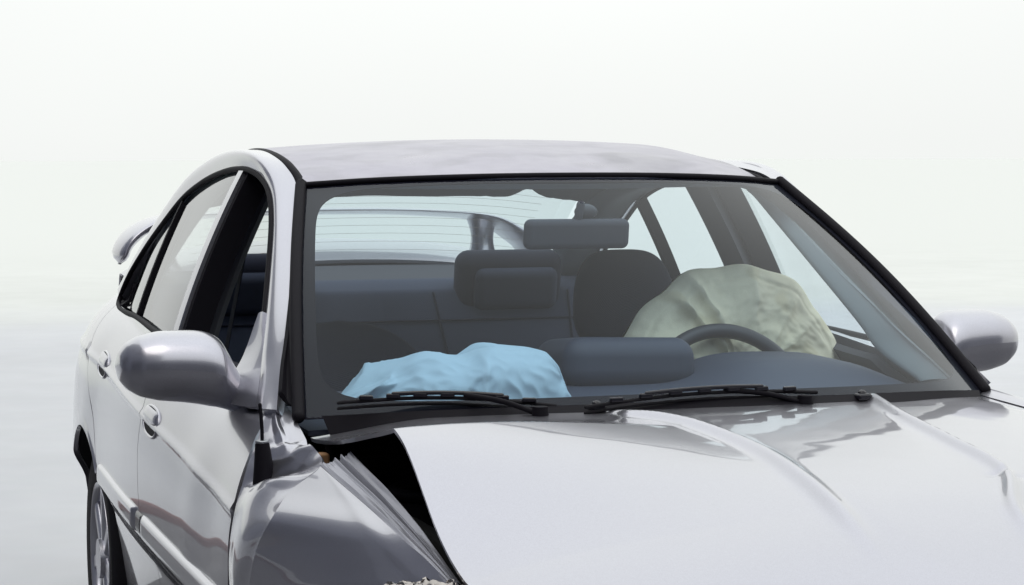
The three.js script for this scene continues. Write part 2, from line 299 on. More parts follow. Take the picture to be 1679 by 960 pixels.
both((s) => {
  const dent = s === 1 ? (z, y) => -0.005 * Math.exp(-(((z - 0.62) / 0.13) ** 2) - ((y - 0.74) / 0.13) ** 2) + 0.002 * Math.exp(-(((z - 0.4) / 0.09) ** 2) - ((y - 0.70) / 0.2) ** 2) : null;
  const fd = obj('front_door', S(sidePanel(dz(doorM, G), dz(doorF, -G - 0.004), 0.22, 110, 130, dent), s), M.paint, car, s === 1 ? 'scuffed silver front door with its window down' : undefined);
  obj('moulding', S(strip(-0.16, 0.80, mouldB, mouldT, 0.013, 0.006), s), M.paint, fd);
  handle(fd, -0.135, 0.853, s);
  const rd = obj('rear_door', S(sidePanel(shutR, dz(doorM, -G), 0.22, 120, 130), s), M.paint, car);
  obj('moulding', S(strip(-1.04, -0.275, mouldB, mouldT, 0.013, 0.006), s), M.paint, rd);
  obj('moulding_end', S(strip(-0.268, -0.165, () => 0.582, () => 0.633, 0.008, 0.006), s), M.blackGloss, rd);
  handle(rd, -1.10, 0.893, s);
  // rear window, divider, quarter window
  const dlo = sp(DLO.slice(8, 12)), low = (t) => V(-0.79, 1.022, lerp(-0.3, -0.97, t));
  const rg = coons((t) => V(0, 1.02, lerp(-0.255, -0.972, t)), (t) => { const p = dlo(t); return V(0, p.y - 0.002, lerp(-0.3, -0.992, t)); }, pl([[0, 1.02, -0.255], [0, 1.406, -0.3]]), pl([[0, 1.02, -0.972], [0, 1.327, -0.992]]));
  obj('window_glass', S(sheet((u, v) => { const p = rg(u, v); return X(p.z, p.y, -0.008); }, 24, 24), s), s === 1 ? M.sideGlass : M.glass, rd);
  const qt = sp([...DLO.slice(11).map(([x, y, z], i) => [0, y - 0.003, i === 0 ? -1.012 : z])]);
  const qg = coons((t) => V(0, 1.02, lerp(-0.99, -1.57, t)), (t) => { const p = qt(t); return V(0, p.y, p.z); }, pl([[0, 1.02, -0.99], [0, 1.326, -1.012]]), pl([[0, 1.02, -1.57], [0, 1.03, -1.6]]));
  obj('quarter_glass', S(sheet((u, v) => { const p = qg(u, v); return X(p.z, p.y, -0.008); }, 24, 24), s), s === 1 ? M.sideGlass : M.glass, rd);
  obj('quarter_seal', S(sheet((u, v) => X(lerp(-1.65, -1.50, u), lerp(0.985, 1.078, v), -0.004), 12, 8, { t: 0.03 }), s), M.black, rd);
  const div = sheet((u, v) => X(lerp(-0.995, -0.972, u) - 0.02 * v, lerp(1.02, 1.322, v), 0.001), 4, 20, { t: 0.03 });
  obj('window_divider', S(div, s), M.black, rd);
  const wf = sheet((u, v) => X(lerp(-0.258, -0.212, u) - 0.045 * v + (s === 1 ? 0 : -0.1), lerp(1.02, 1.405, v), 0.004), 6, 24, { t: 0.03 });
  obj('window_frame', S(wf, s), M.paint, rd);
  if (s === -1) {
    const fg = coons((t) => V(0, 1.005, lerp(0.47, -0.19, t)), (t) => { const p = sp(DLO.slice(2, 9))(t); return V(0, p.y, lerp(0.42, -0.25, t)); }, pl([[0, 1.005, 0.47], [0, 1.068, 0.42]]), pl([[0, 1.005, -0.19], [0, 1.405, -0.25]]));
    const q = sp(DLO.slice(1, 9));
    const fgs = (u, v) => { const p = q(u), y = lerp(1.0, p.y, v); return X(p.z, y, -0.008); };
    obj('window_glass', S(sheet(fgs, 24, 16), s), M.glass, fd);
  }
  // pillar behind the front door: black outside, grey trim inside
  const bp = sheet((u, v) => X(lerp(-0.235, -0.175, u) - 0.06 * v + (s === 1 ? 0 : -0.1), lerp(0.9, 1.402, v), -0.006), 6, 24, { t: 0.055 });
  obj('door_pillar', S(bp, s), M.black, car);
  const bt = sheet((u, v) => X(lerp(-0.335, -0.235, u) - 0.07 * v + (s === 1 ? 0 : -0.05), lerp(0.8, 1.395, v), -0.064 - 0.02 * Math.sin(u * Math.PI)), 8, 24, { t: 0.03 });
  obj('pillar_cover', S(bt, s), M.trimMid, car);
  // quarter panel round the rear wheel
  const arch = sp(Array.from({ length: 13 }, (_, i) => { const a = THREE.MathUtils.degToRad(lerp(48, 176, i / 12)); return [0, 0.31 + 0.385 * Math.sin(a), -1.375 + 0.385 * Math.cos(a)]; }));
  const outer = pl([...shutR.slice(3).map((p) => [0, p.y, p.z - 0.005]), [0, 1.045, -1.72], [0, 1.04, -1.9], [0, 1.02, -2.1], [0, 0.97, -2.28], [0, 0.8, -2.36], [0, 0.55, -2.38], [0, 0.33, -2.34], [0, 0.31, -2.05], [0, 0.335, -1.765]]);
  obj('quarter_panel', S(sheet((u, v) => { const p = outer(u).lerp(arch(u), v); return X(p.z, p.y, 0.004 * sst(0.88, 1, v)); }, 120, 40, { t: 0.012, flip: false }), s), M.paint, car);
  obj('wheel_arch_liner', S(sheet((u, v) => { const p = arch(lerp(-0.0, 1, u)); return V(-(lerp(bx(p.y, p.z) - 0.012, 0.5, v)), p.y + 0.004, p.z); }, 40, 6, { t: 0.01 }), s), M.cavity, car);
  obj('sill', S(sheet((u, v) => X(lerp(-1.0, 0.82, u), lerp(0.14, 0.217, v), -0.006 + 0.012 * Math.sin(v * Math.PI)), 40, 12, { t: 0.02 }), s), M.paint, car);
  // dark inner shell seen through the gaps, and the inner door face
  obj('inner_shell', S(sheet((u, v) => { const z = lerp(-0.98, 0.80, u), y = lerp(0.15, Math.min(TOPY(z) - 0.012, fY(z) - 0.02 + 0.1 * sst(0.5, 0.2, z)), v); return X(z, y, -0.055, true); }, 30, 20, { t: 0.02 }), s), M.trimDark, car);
});

// right fender, crushed: rear part bulged against the door, front part pushed in
{
  const E = [[-0.748, 0.985, 0.625], [-0.79, 0.914, 0.73], [-0.818, 0.877, 0.783], [-0.849, 0.805, 0.82], [-0.862, 0.737, 0.826], [-0.868, 0.665, 0.852], [-0.85, 0.50, 0.852], [-0.84, 0.34, 0.84]];
  const I = [[-0.722, 0.972, 0.632], [-0.722, 0.942, 0.77], [-0.724, 0.92, 0.86], [-0.737, 0.899, 1.022], [-0.787, 0.861, 1.02], [-0.832, 0.820, 1.065], [-0.852, 0.762, 1.03], [-0.862, 0.69, 1.01], [-0.86, 0.5, 1.02]];
  const mid = [[-0.737, 0.984, 0.625], [-0.758, 0.935, 0.75], [-0.768, 0.90, 0.84], [-0.785, 0.88, 0.91], [-0.828, 0.85, 0.93], [-0.86, 0.79, 0.945], [-0.872, 0.73, 0.945], [-0.874, 0.66, 0.935], [-0.862, 0.46, 0.93]];
  E.splice(3, 0, [-0.834, 0.842, 0.805]);
  const f = net([E, mid, I]);
  const fen = (u, v) => {
    const p = f(u, v), w = Math.sin(v * Math.PI);
    const k = Math.exp(-(((u - 0.36) / 0.05) ** 2)) * w, k2 = Math.exp(-(((u - 0.28) / 0.02) ** 2)) * sst(0.3, 0.9, v);
    p.y += -0.016 * k + 0.010 * k2; p.x += 0.012 * k - 0.006 * k2;
    const tri = (a, b) => Math.max(0, 1 - Math.abs(a) / b);
    p.y += 0.012 * tri(u - 0.215 - 0.05 * v, 0.035) * w - 0.009 * tri(u - 0.30 + 0.04 * v, 0.03) * sst(0.35, 0.8, v) + 0.008 * tri(v - 0.45 - u * 0.5, 0.12) * sst(0.3, 0.15, u) * w; p.x -= 0.007 * tri(u - 0.40 - 0.06 * v, 0.05) * w;
    p.x += 0.002 * nz(p.y * 8, p.z * 8, 3) * w; p.y += 0.004 * nz(p.x * 22, p.z * 20, 8) * w * sst(0.5, 0.3, u);
    return p;
  };
  const fender = obj('fender', sheet(fen, 120, 60, { t: 0.004, flip: false }), M.paint, car, 'crushed silver right front fender with sharp folds');
  const C = spi(I.slice(3)), A = spi([[-0.737, 0.899, 1.022], [-0.72, 0.869, 1.284], [-0.71, 0.846, 1.478], [-0.695, 0.822, 1.616], [-0.68, 0.78, 1.80]]);
  const facet = (u, v) => { const p = C(u).lerp(A(u), v), w = Math.sin(v * Math.PI) * Math.sin(Math.min(1, u * 1.3) * Math.PI * 0.7); p.x -= 0.005 * Math.exp(-(((v - 0.86) / 0.1) ** 2)) * sst(0, 0.5, u) * (1 - v ** 8); p.x += 0.0015 * nz(p.y * 5, p.z * 5, 5) * w; return p; };
  obj('folded_panel', sheet(facet, 80, 60, { t: 0.004, flip: false }), M.paint, fender);
  const B = spi([[-0.668, 0.908, 1.02], [-0.662, 0.873, 1.245], [-0.658, 0.84, 1.41], [-0.655, 0.80, 1.558], [-0.65, 0.75, 1.75]]);
  const fp = [[0, 0], [0.10, 0.007], [0.16, 0.002], [0.34, 0.004], [0.40, 0.010], [0.47, -0.006], [0.56, 0.013], [0.62, 0.006], [0.80, 0.016], [0.86, 0.010], [1, -0.004]];
  const fold = (v) => { let i = 0; v = clamp(v); while (i < fp.length - 2 && fp[i + 1][0] < v) i++; return lerp(fp[i][1], fp[i + 1][1], (v - fp[i][0]) / (fp[i + 1][0] - fp[i][0])); };
  const fl = (u, v) => {
    const a = A(u * 0.97 + 0.0), b = B(u), p = a.lerp(b, v);
    const zz = fold(v - 0.03 * (u - 0.5)) * lerp(1, 0.75, u) + 0.0015 * nz(u * 7, v * 9, 3);
    p.y += zz + (u < 0.03 ? 0.004 * nz(v * 60, 1) : 0); p.z += (1 - u) * 0.012 * nz(v * 34, 4) * sst(0.05, 0, u); 
    return p;
  };
  obj('torn_flange', sheet(fl, 90, 70, { t: 0.003 }), M.inner, fender, 'torn bluish steel flange folded along the fender edge');
  // lower front, below the frame
  obj('fender_front', sheet((u, v) => { const p = C(1).lerp(A(1), u); return V(lerp(p.x, p.x + 0.08 * u, v), lerp(p.y, 0.35, v), p.z + 0.03 * v); }, 30, 20, { t: 0.004 }), M.paint, fender);
  // crumpled bright foil of the broken headlight
  const foil = (u, v) => { const z = lerp(1.47, 1.87, u), p = V(lerp(-0.775, -0.70, u) + lerp(-0.06, 0.05, v), lerp(0.79, 0.868, Math.sin(Math.min(1, u * 1.1) * Math.PI * 0.62)) - 0.05 * (v - 0.5) ** 2, z); p.y += 0.016 * nz(u * 9, v * 6, 2) + 0.007 * nz(u * 24, v * 15, 6) + 0.003 * nz(u * 60, v * 40, 6) - 0.043; p.x += 0.012 * nz(u * 14, v * 10, 9); return p; };
  obj('headlight_reflector', toCreasedNormals(ni(sheet(foil, 70, 40)), 0.4), M.chrome, car, 'crumpled bright metal of the broken headlight');
  // antenna stub
  const an = obj('antenna', new THREE.LatheGeometry([[0, 0.075], [0.009, 0.075], [0.0125, 0.07], [0.017, 0.03], [0.021, 0.0], [0.02, -0.03], [0, -0.03]].map(([a, b]) => new THREE.Vector2(a, b)), 24), M.black, car, 'black antenna stub on the crushed fender');
  an.position.set(-0.80, 0.845, 0.842); an.rotation.z = 0.05; an.scale.setScalar(1.05);
  obj('antenna_mast', tube([[0, 0.07, 0], [0.001, 0.10, 0], [0.0, 0.138, 0.0]], 0.0032, 12, 8), M.black, an);
  obj('antenna_ring', new THREE.TorusGeometry(0.0095, 0.003, 8, 24).rotateX(Math.PI / 2).translate(0, 0.074, 0), M.steel, an);
}
// left fender, whole
{
  const fr = Z2([[0.80, 0.22], [0.835, 0.4], [0.842, 0.55], [0.838, 0.665], [0.812, 0.737], [0.803, 0.803], [0.768, 0.875], [0.73, 0.93]]);
  const arch = Array.from({ length: 11 }, (_, i) => { const a = THREE.MathUtils.degToRad(lerp(176, 4, i / 10)); return V(0, 0.31 + 0.385 * Math.sin(a), 1.375 + 0.385 * Math.cos(a)); });
  const low = pl([[0, 0.22, 0.80], [0, 0.3, 0.97], ...arch, [0, 0.3, 2.1]]), top = (t) => { const z = lerp(0.73, 2.1, t); return V(0, fY(z) - 0.005, z); };
  const g = sheet(onBody(coons(low, top, sp(fr), pl([[0, 0.3, 2.1], [0, fY(2.1) - 0.005, 2.1]]))), 90, 60, { t: 0.01, flip: false });
  const top2 = sheet((u, v) => { const z = lerp(0.70, 2.12, u), y0 = fY(z) - 0.005, a = V(-bx(y0, z), y0, z), b = V(-0.703 + 0.12 * sst(1.7, 2.15, z), HB(0.7, z) - 0.004, z); const p = a.clone().lerp(b, v); p.y += 0.012 * Math.sin(v * Math.PI); return p; }, 60, 14, { t: 0.006, flip: true });
  obj('fender', flipX(merge([g, top2])), M.paint, car, 'undamaged silver left front fender');
}
function HB(x, z) { return fH(z) - 0.06 * x * x - 0.012 * Math.pow(Math.abs(x) / 0.7, 6); }
function fH(z) { return HT(z); }

// ---------------------------------------------------------------- hood, buckled along a fold on its right half
var HTt; function HT(z) { HTt = HTt || tab([[0.7, 0.988], [0.8, 0.985], [1.0, 0.977], [1.2, 0.966], [1.4, 0.953], [1.6, 0.938], [1.8, 0.912], [2.0, 0.862], [2.2, 0.78], [2.3, 0.71]]); return HTt(z); }
{
  const zRear = tab([[-0.72, 0.79], [-0.55, 0.89], [-0.4, 0.945], [-0.2, 0.975], [0, 0.975], [0.2, 0.93], [0.4, 0.865], [0.6, 0.80], [0.72, 0.77]]);
  const xR = tab([[0.75, -0.708], [1.0, -0.697], [1.32, -0.682], [1.76, -0.70], [2.2, -0.66]]);
  const ridgeR = tab([[0.9, -0.24], [1.0, -0.2], [1.17, -0.125], [1.39, -0.09], [1.61, -0.103], [1.86, -0.13], [2.2, -0.17]]);
  const ridgeL = tab([[0.86, 0.385], [1.0, 0.345], [1.19, 0.302], [1.45, 0.265], [1.66, 0.235], [1.86, 0.14], [2.2, 0.08]]);
  const foldZ = (x) => lerp(1.2, 1.32, clamp((-x - 0.08) / 0.6));
  const HY = (x, z) => {
    let y = HB(x, z);
    const k = clamp((-x - 0.07) / 0.61), zf = foldZ(x), zr = zRear(x);
    if (k > 0) {
      const amp = 0.078 * Math.pow(k, 1.05);
      const a = (z - zr) / (zf - zr), b = (1.78 - z) / (1.78 - zf);
      let t = Math.min(a, b); t = t < 0 ? 0 : t; const w = 0.018 + 0.06 * (1 - k);
      const d = Math.min(1, t); y += amp * (a < 1 ? d : d * d * (3 - 2 * d) * 0.35 + d * 0.65);
      y -= 0.022 * sst(-0.5, -0.71, x) * sst(1.2, 0.8, z) + 0.016 * Math.sin(clamp(a) * Math.PI) * k + 0.04 * k * sst(1.35, 1.78, z);
    }
    const q1 = ridgeR(z) - x, q2 = x - ridgeL(z);
    y += (0.011 * Math.exp(-((q1 / 0.015) ** 2)) - 0.004 * sst(-0.01, 0.03, q1) * sst(0.5, 0.03, q1)) * sst(0.96, 1.12, z) * sst(2.0, 1.75, z);
    y += (0.015 * Math.exp(-((q2 / 0.014) ** 2)) - 0.004 * sst(-0.01, 0.03, q2) * sst(0.4, 0.03, q2)) * sst(0.88, 1.0, z) * sst(2.05, 1.8, z);
    y -= 0.006 * Math.exp(-(((z - 1.665) / 0.012) ** 2) - ((q2 / 0.03) ** 2));
    y += 0.0008 * nz(x * 4, z * 4, 3) + 0.00018 * nz(x * 14, z * 14, 7);
    return y;
  };
  const hood = (u, v) => {
    let x = lerp(-0.70, 0.70, u), z = lerp(zRear(x), 2.26, v);
    const xr = xR(z), xl = 0.70 - 0.1 * sst(1.7, 2.2, z);
    x = lerp(xr, xl, u); z = lerp(zRear(x), 2.26 - 0.10 * x * x, v);
    return V(x, HY(x, z), z);
  };
  const h = obj('hood', sheet(hood, 260, 220, { t: 0.007, flip: true }), M.paint, car, 'silver hood buckled along a fold on its right half');
  // washer nozzles
  for (const [x, z] of [[0.322, 0.99], [-0.221, 1.01]]) {
    const n = obj('washer_nozzle', [rbox(0.03, 0.014, 0.026, 0.006, 0, 0.006, 0), new THREE.SphereGeometry(0.009, 16, 10).scale(1, 0.8, 1).translate(0, 0.012, -0.004)], M.blackGloss, car);
    n.position.set(x, HY(x, z) + 0.001, z);
  }
}
// nose, below the frame
obj('bumper', sheet((u, v) => { const a = lerp(-1.25, 1.25, u), z = 2.42 - 0.42 * Math.pow(Math.abs(a) / 1.25, 2.4) + 0.04 * Math.sin(v * Math.PI), x = 0.84 * Math.sin(a) / Math.sin(1.25); return V(x, lerp(0.2, 0.66 - 0.03 * Math.abs(a), v), z); }, 60, 24, { t: 0.02 }), M.paint, car);
obj('grille', [rbox(0.7, 0.12, 0.04, 0.015, 0.03, 0.69, 2.27), ...[0, 1, 2, 3].map((i) => rbox(0.66, 0.008, 0.05, 0.003, 0.03, 0.65 + i * 0.026, 2.275))], M.black, car);
// engine bay seen through the gap
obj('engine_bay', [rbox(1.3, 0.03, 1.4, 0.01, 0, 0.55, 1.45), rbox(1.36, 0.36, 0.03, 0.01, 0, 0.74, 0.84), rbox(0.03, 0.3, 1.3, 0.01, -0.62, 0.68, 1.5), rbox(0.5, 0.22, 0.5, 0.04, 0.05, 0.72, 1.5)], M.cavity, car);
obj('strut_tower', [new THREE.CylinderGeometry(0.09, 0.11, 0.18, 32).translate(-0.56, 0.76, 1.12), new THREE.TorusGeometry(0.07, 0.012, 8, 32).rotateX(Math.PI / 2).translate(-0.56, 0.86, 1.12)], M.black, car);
obj('fluid_box', rbox(0.12, 0.06, 0.08, 0.012, -0.60, 0.875, 0.93), M.blackGloss, car);
obj('rusty_bracket', rbox(0.02, 0.035, 0.03, 0.005, -0.70, 0.885, 0.88), M.rust, car, 'small rusty brown bracket in the engine bay');
obj('hose', tube([[-0.685, 0.91, 0.87], [-0.675, 0.87, 0.89], [-0.665, 0.84, 0.93], [-0.64, 0.82, 0.98]], 0.009, 30, 10), M.black, car);

// ---------------------------------------------------------------- windshield
const wsB = sp([[-0.712, 0.952, 0.758], [-0.55, 0.968, 0.885], [-0.3, 0.977, 0.975], [0, 0.981, 1.005], [0.3, 0.977, 0.975], [0.55, 0.968, 0.885], [0.712, 0.952, 0.758]]);
const wsT = sp([[-0.559, 1.374, 0.085], [-0.42, 1.384, 0.165], [-0.22, 1.391, 0.232], [0, 1.393, 0.255], [0.22, 1.391, 0.232], [0.42, 1.384, 0.165], [0.559, 1.374, 0.085]]);
const ws = (u, v, off = 0) => { const p = wsB(u).lerp(wsT(u), v), w = 0.018 * Math.sin(v * Math.PI); return p.add(V((u - 0.5) * 0.02 * Math.sin(v * Math.PI), (w + off) * 0.85, (w + off) * 0.5)); };
{
  const gl = obj('windshield', sheet((u, v) => ws(u, v), 60, 40), M.windshield, car);
  // painted black border with rounded inner corners
  const inner = (t) => {
    const a = t * Math.PI * 2, n = 9, c = Math.cos(a), s = Math.sin(a), q = Math.pow(Math.pow(Math.abs(c), n) + Math.pow(Math.abs(s), n), -1 / n);
    const du = q * c, dv = q * s; return [0.5 + du * 0.4785 + 0.004, 0.5 + dv * (dv < 0 ? 0.458 : 0.470)];
  };
  const outer = (t) => { const a = t * Math.PI * 2, c = Math.cos(a), s = Math.sin(a), q = 1 / Math.max(Math.abs(c), Math.abs(s)); return [0.5 + q * c * 0.5, 0.5 + q * s * 0.5]; };
  obj('black_border', sheet((u, v) => { const a = outer(u), b = inner(u); return ws(lerp(a[0], b[0], v), lerp(a[1], b[1], v), -0.004); }, 240, 6, { t: 0.0015, flip: true }), M.frit, gl);
  // edge mouldings
  const edge = [];
  for (let i = 0; i <= 14; i++) edge.push(ws(0.0, i / 14, 0.003));
  const head = []; for (let i = 0; i <= 20; i++) head.push(ws(i / 20, 1.0, 0.002));
  both((s) => obj('windshield_moulding', tube(edge.map((p) => V((p.x - 0.006) * s, p.y, p.z - 0.004)), 0.0125, 40, 10), M.black, car));
  obj('header_moulding', tube(head, 0.0065, 60, 8), M.black, car);
  const gap = OUT.slice(0, 6).map(([x, y, z], i) => { const e = ws(0, [0.02, 0.19, 0.295, 0.575, 0.83, 1][i]); return [V(x, y, z), e]; });
  // black rubber channel between glass and pillar
  gap[0] = [gap[0][0].clone().lerp(gap[1][0], 0.35), gap[0][1].clone().lerp(gap[1][1], 0.1)];
  const ca = spi(gap.map((g) => g[0])), cb = spi(gap.map((g) => g[1]));
  both((s) => obj('pillar_channel', S(sheet((u, v) => { const p = ca(u).lerp(cb(u), v); p.y -= 0.010 * Math.sin(v * Math.PI); p.z -= 0.012 * Math.sin(v * Math.PI); return p; }, 40, 8, { t: 0.01 }), s), M.black, car));
  // cowl
  obj('cowl', sheet((u, v) => { const p = wsB(lerp(0.03, 0.97, u)), x = p.x; return V(x * (1 - 0.03 * v), lerp(p.y - 0.002, HB(x, p.z) - 0.055 - 0.03 * sst(0.45, 1, Math.abs(2 * u - 1)), v), p.z + 0.10 * v); }, 60, 10, { t: 0.01 }), M.black, car);
}
// wipers
function wiper(a, b, pivot, elbow) {
  const w = obj('wiper', [tube([pivot, lerpV(pivot, elbow, 0.5, 0.006), elbow], 0.005, 24, 8), new THREE.CylinderGeometry(0.014, 0.017, 0.03, 20).translate(...pivot)], M.black, car);
  const A = V(...a), B = V(...b), pts = []; for (let i = 0; i <= 8; i++) { const p = A.clone().lerp(B, i / 8); p.y += 0.012 * Math.sin(i / 8 * Math.PI); pts.push(p); }
  obj('wiper_blade', [tube(pts, 0.0035, 50, 8), tube(pts.map((p) => p.clone().add(V(0, -0.011, -0.004))), 0.003, 50, 6)], M.rubber, w);
  const fr = []; for (let i = 1; i <= 7; i++) { const p = pts[i].clone(); fr.push(rbox(0.026, 0.009, 0.010, 0.003, p.x, p.y + 0.006, p.z + 0.004, 0, Math.atan2(-(B.z - A.z), B.x - A.x), Math.atan2(B.y - A.y, B.x - A.x))); }
  obj('wiper_frame', [...fr, tube(pts.slice(2, 7).map((p) => p.clone().add(V(0, 0.010, 0.005))), 0.004, 40, 8)], M.blackGloss, w);
  return w;
}
function lerpV(a, b, t, up = 0) { return [lerp(a[0], b[0], t), lerp(a[1], b[1], t) + up, lerp(a[2], b[2], t)]; }
wiper([-0.66, 0.987, 0.835], [-0.29, 0.983, 0.98], [-0.33, 0.972, 1.01], [-0.45, 1.005, 0.945]);
wiper([-0.25, 0.985, 1.03], [0.22, 0.992, 1.0], [0.19, 0.974, 1.015], [0.03, 1.004, 1.012]);

// ---------------------------------------------------------------- rear: window, trunk, spoiler
const rwT = sp([[-0.54, 1.375, -1.14], [-0.3, 1.402, -1.235], [0, 1.41, -1.27], [0.3, 1.402, -1.235], [0.54, 1.375, -1.14]]);
const rwB = sp([[-0.62, 1.085, -1.76], [-0.35, 1.115, -1.80], [0, 1.125, -1.82], [0.35, 1.115, -1.80], [0.62, 1.085, -1.76]]);
const rw = (u, v) => { const p = rwB(u).lerp(rwT(u), v); p.y += 0.02 * Math.sin(v * Math.PI); p.z -= 0.015 * Math.sin(v * Math.PI); return p; };
{
  const g = obj('rear_window', sheet(rw, 40, 24), M.rearGlass, car);
  const lines = []; for (let i = 1; i < 13; i++) { const pts = []; for (let k = 0; k <= 8; k++) pts.push(rw(0.08 + 0.84 * k / 8, i / 13).add(V(0, 0.002, 0.003))); lines.push(tube(pts, 0.0004, 24, 4)); }
  obj('defroster', lines, std(lin(0.25, 0.2, 0.17), 0.6), g);
}
const fD = tab([[-2.34, 1.165], [-2.25, 1.17], [-2.0, 1.15], [-1.8, 1.122], [-1.7, 1.11]]);
obj('trunk_lid', sheet((u, v) => { const k = u * 2 - 1, z = lerp(-1.80 + 0.05 * k * k, -2.30 + 0.10 * k * k, Math.min(1, v * 1.25)), x = k * lerp(0.64, 0.66, v), drop = Math.max(0, v - 0.8) / 0.2; return V(x, fD(z) - 0.045 * k * k - 0.05 * k ** 6 - 0.42 * drop * drop, z - 0.06 * Math.sqrt(drop)); }, 50, 50, { t: 0.01 }), M.paint, car);
obj('rear_bumper', sheet((u, v) => { const k = u * 2 - 1; return V(k * 0.74, lerp(0.3, 0.76, v), -2.44 + 0.1 * k ** 4 - 0.03 * Math.sin(v * Math.PI)); }, 40, 16, { t: 0.02, flip: true }), M.paint, car);
{
  const path = sp([[-0.672, 1.105, -2.10], [-0.655, 1.16, -2.11], [-0.61, 1.205, -2.125], [-0.53, 1.24, -2.14], [-0.3, 1.258, -2.15], [0, 1.264, -2.15], [0.3, 1.258, -2.15], [0.53, 1.235, -2.14], [0.61, 1.195, -2.125], [0.665, 1.15, -2.11], [0.69, 1.10, -2.10]]);
  const wing = sheet((u, v) => {
    const p = path(u), q = path(Math.min(1, u + 0.004)).sub(path(Math.max(0, u - 0.004))).normalize(), n = V(-q.y, q.x, 0).normalize(), a = v * Math.PI * 2, e = Math.pow(Math.min(1, Math.min(u, 1 - u) / 0.02), 0.5);
    const c = Math.cos(a), s = Math.sin(a), ch = 0.125 * e, th = (0.018 + 0.022 * sst(0.2, 0.06, Math.min(u, 1 - u))) * e * (0.65 - 0.35 * c * 0.6);
    return p.addScaledVector(n, s * th + 0.006 * c).add(V(0, 0, c * ch));
  }, 90, 24);
  const spo = obj('spoiler', wing, M.paint, car);
  for (const x of [-0.53, 0.52]) obj('spoiler_leg', sheet((u, v) => { const a = u * Math.PI * 2, w = 1 + 0.5 * (2 * v - 1) ** 2; return V(x + Math.cos(a) * 0.036 * w, lerp(1.10, 1.24, v), -2.15 + Math.sin(a) * 0.05 * w); }, 28, 10), M.paint, spo);
}

// ---------------------------------------------------------------- side mirrors
function sideMirror(s, label) {
  const st = [[-1.003, 1.022, 0.0003], [-0.998, 1.022, 0.026], [-0.985, 1.022, 0.045], [-0.96, 1.022, 0.060], [-0.92, 1.022, 0.069], [-0.87, 1.020, 0.072], [-0.83, 1.015, 0.074], [-0.805, 1.006, 0.070], [-0.79, 0.992, 0.060], [-0.775, 0.973, 0.047], [-0.76, 0.957, 0.036], [-0.742, 0.945, 0.032]];
  const c = spi(st.map(([x, y, r], i) => [x, y, 0])), r = spi(st.map(([x, y, q]) => [q, 0, 0]));
  const body = (u, v) => {
    const p = c(u), R = r(u).x, a = v * Math.PI * 2, sy = Math.sin(a), cz = Math.cos(a);
    const k = sst(0.62, 0.95, u), yy = Math.sign(sy) * Math.pow(Math.abs(sy), 0.9) * R, zr = lerp(cz > 0 ? 0.095 : 0.045, cz > 0 ? 0.05 : 0.04, k);
    return V(p.x, p.y + yy, 0.40 + 0.03 * k + Math.sign(cz) * Math.pow(Math.abs(cz), 0.85) * zr * Math.pow(R / 0.074, 0.62) - 0.05 * (1 - u) * (1 - u));
  };
  const m = obj('side_mirror', S(sheet(body, 70, 56), s), M.paint, car, label);
  const plate = net([[[-0.745, 0.955, 0.64], [-0.735, 1.0, 0.545], [-0.712, 1.07, 0.438], [-0.698, 1.12, 0.372]], [[-0.768, 0.948, 0.54], [-0.757, 0.985, 0.50], [-0.725, 1.05, 0.41], [-0.70, 1.118, 0.36]], [[-0.785, 0.945, 0.42], [-0.778, 0.975, 0.405], [-0.74, 1.03, 0.375], [-0.703, 1.115, 0.352]]]);
  obj('mirror_base', S(sheet(plate, 24, 20, { t: 0.012, flip: true }), s), M.paint, m);
  obj('mirror_glass', S(rbox(0.13, 0.085, 0.006, 0.003, -0.89, 1.02, 0.335), s), M.mirror, m);
}
sideMirror(1, 'silver door mirror on the right side'); sideMirror(-1, 'silver door mirror on the left side');

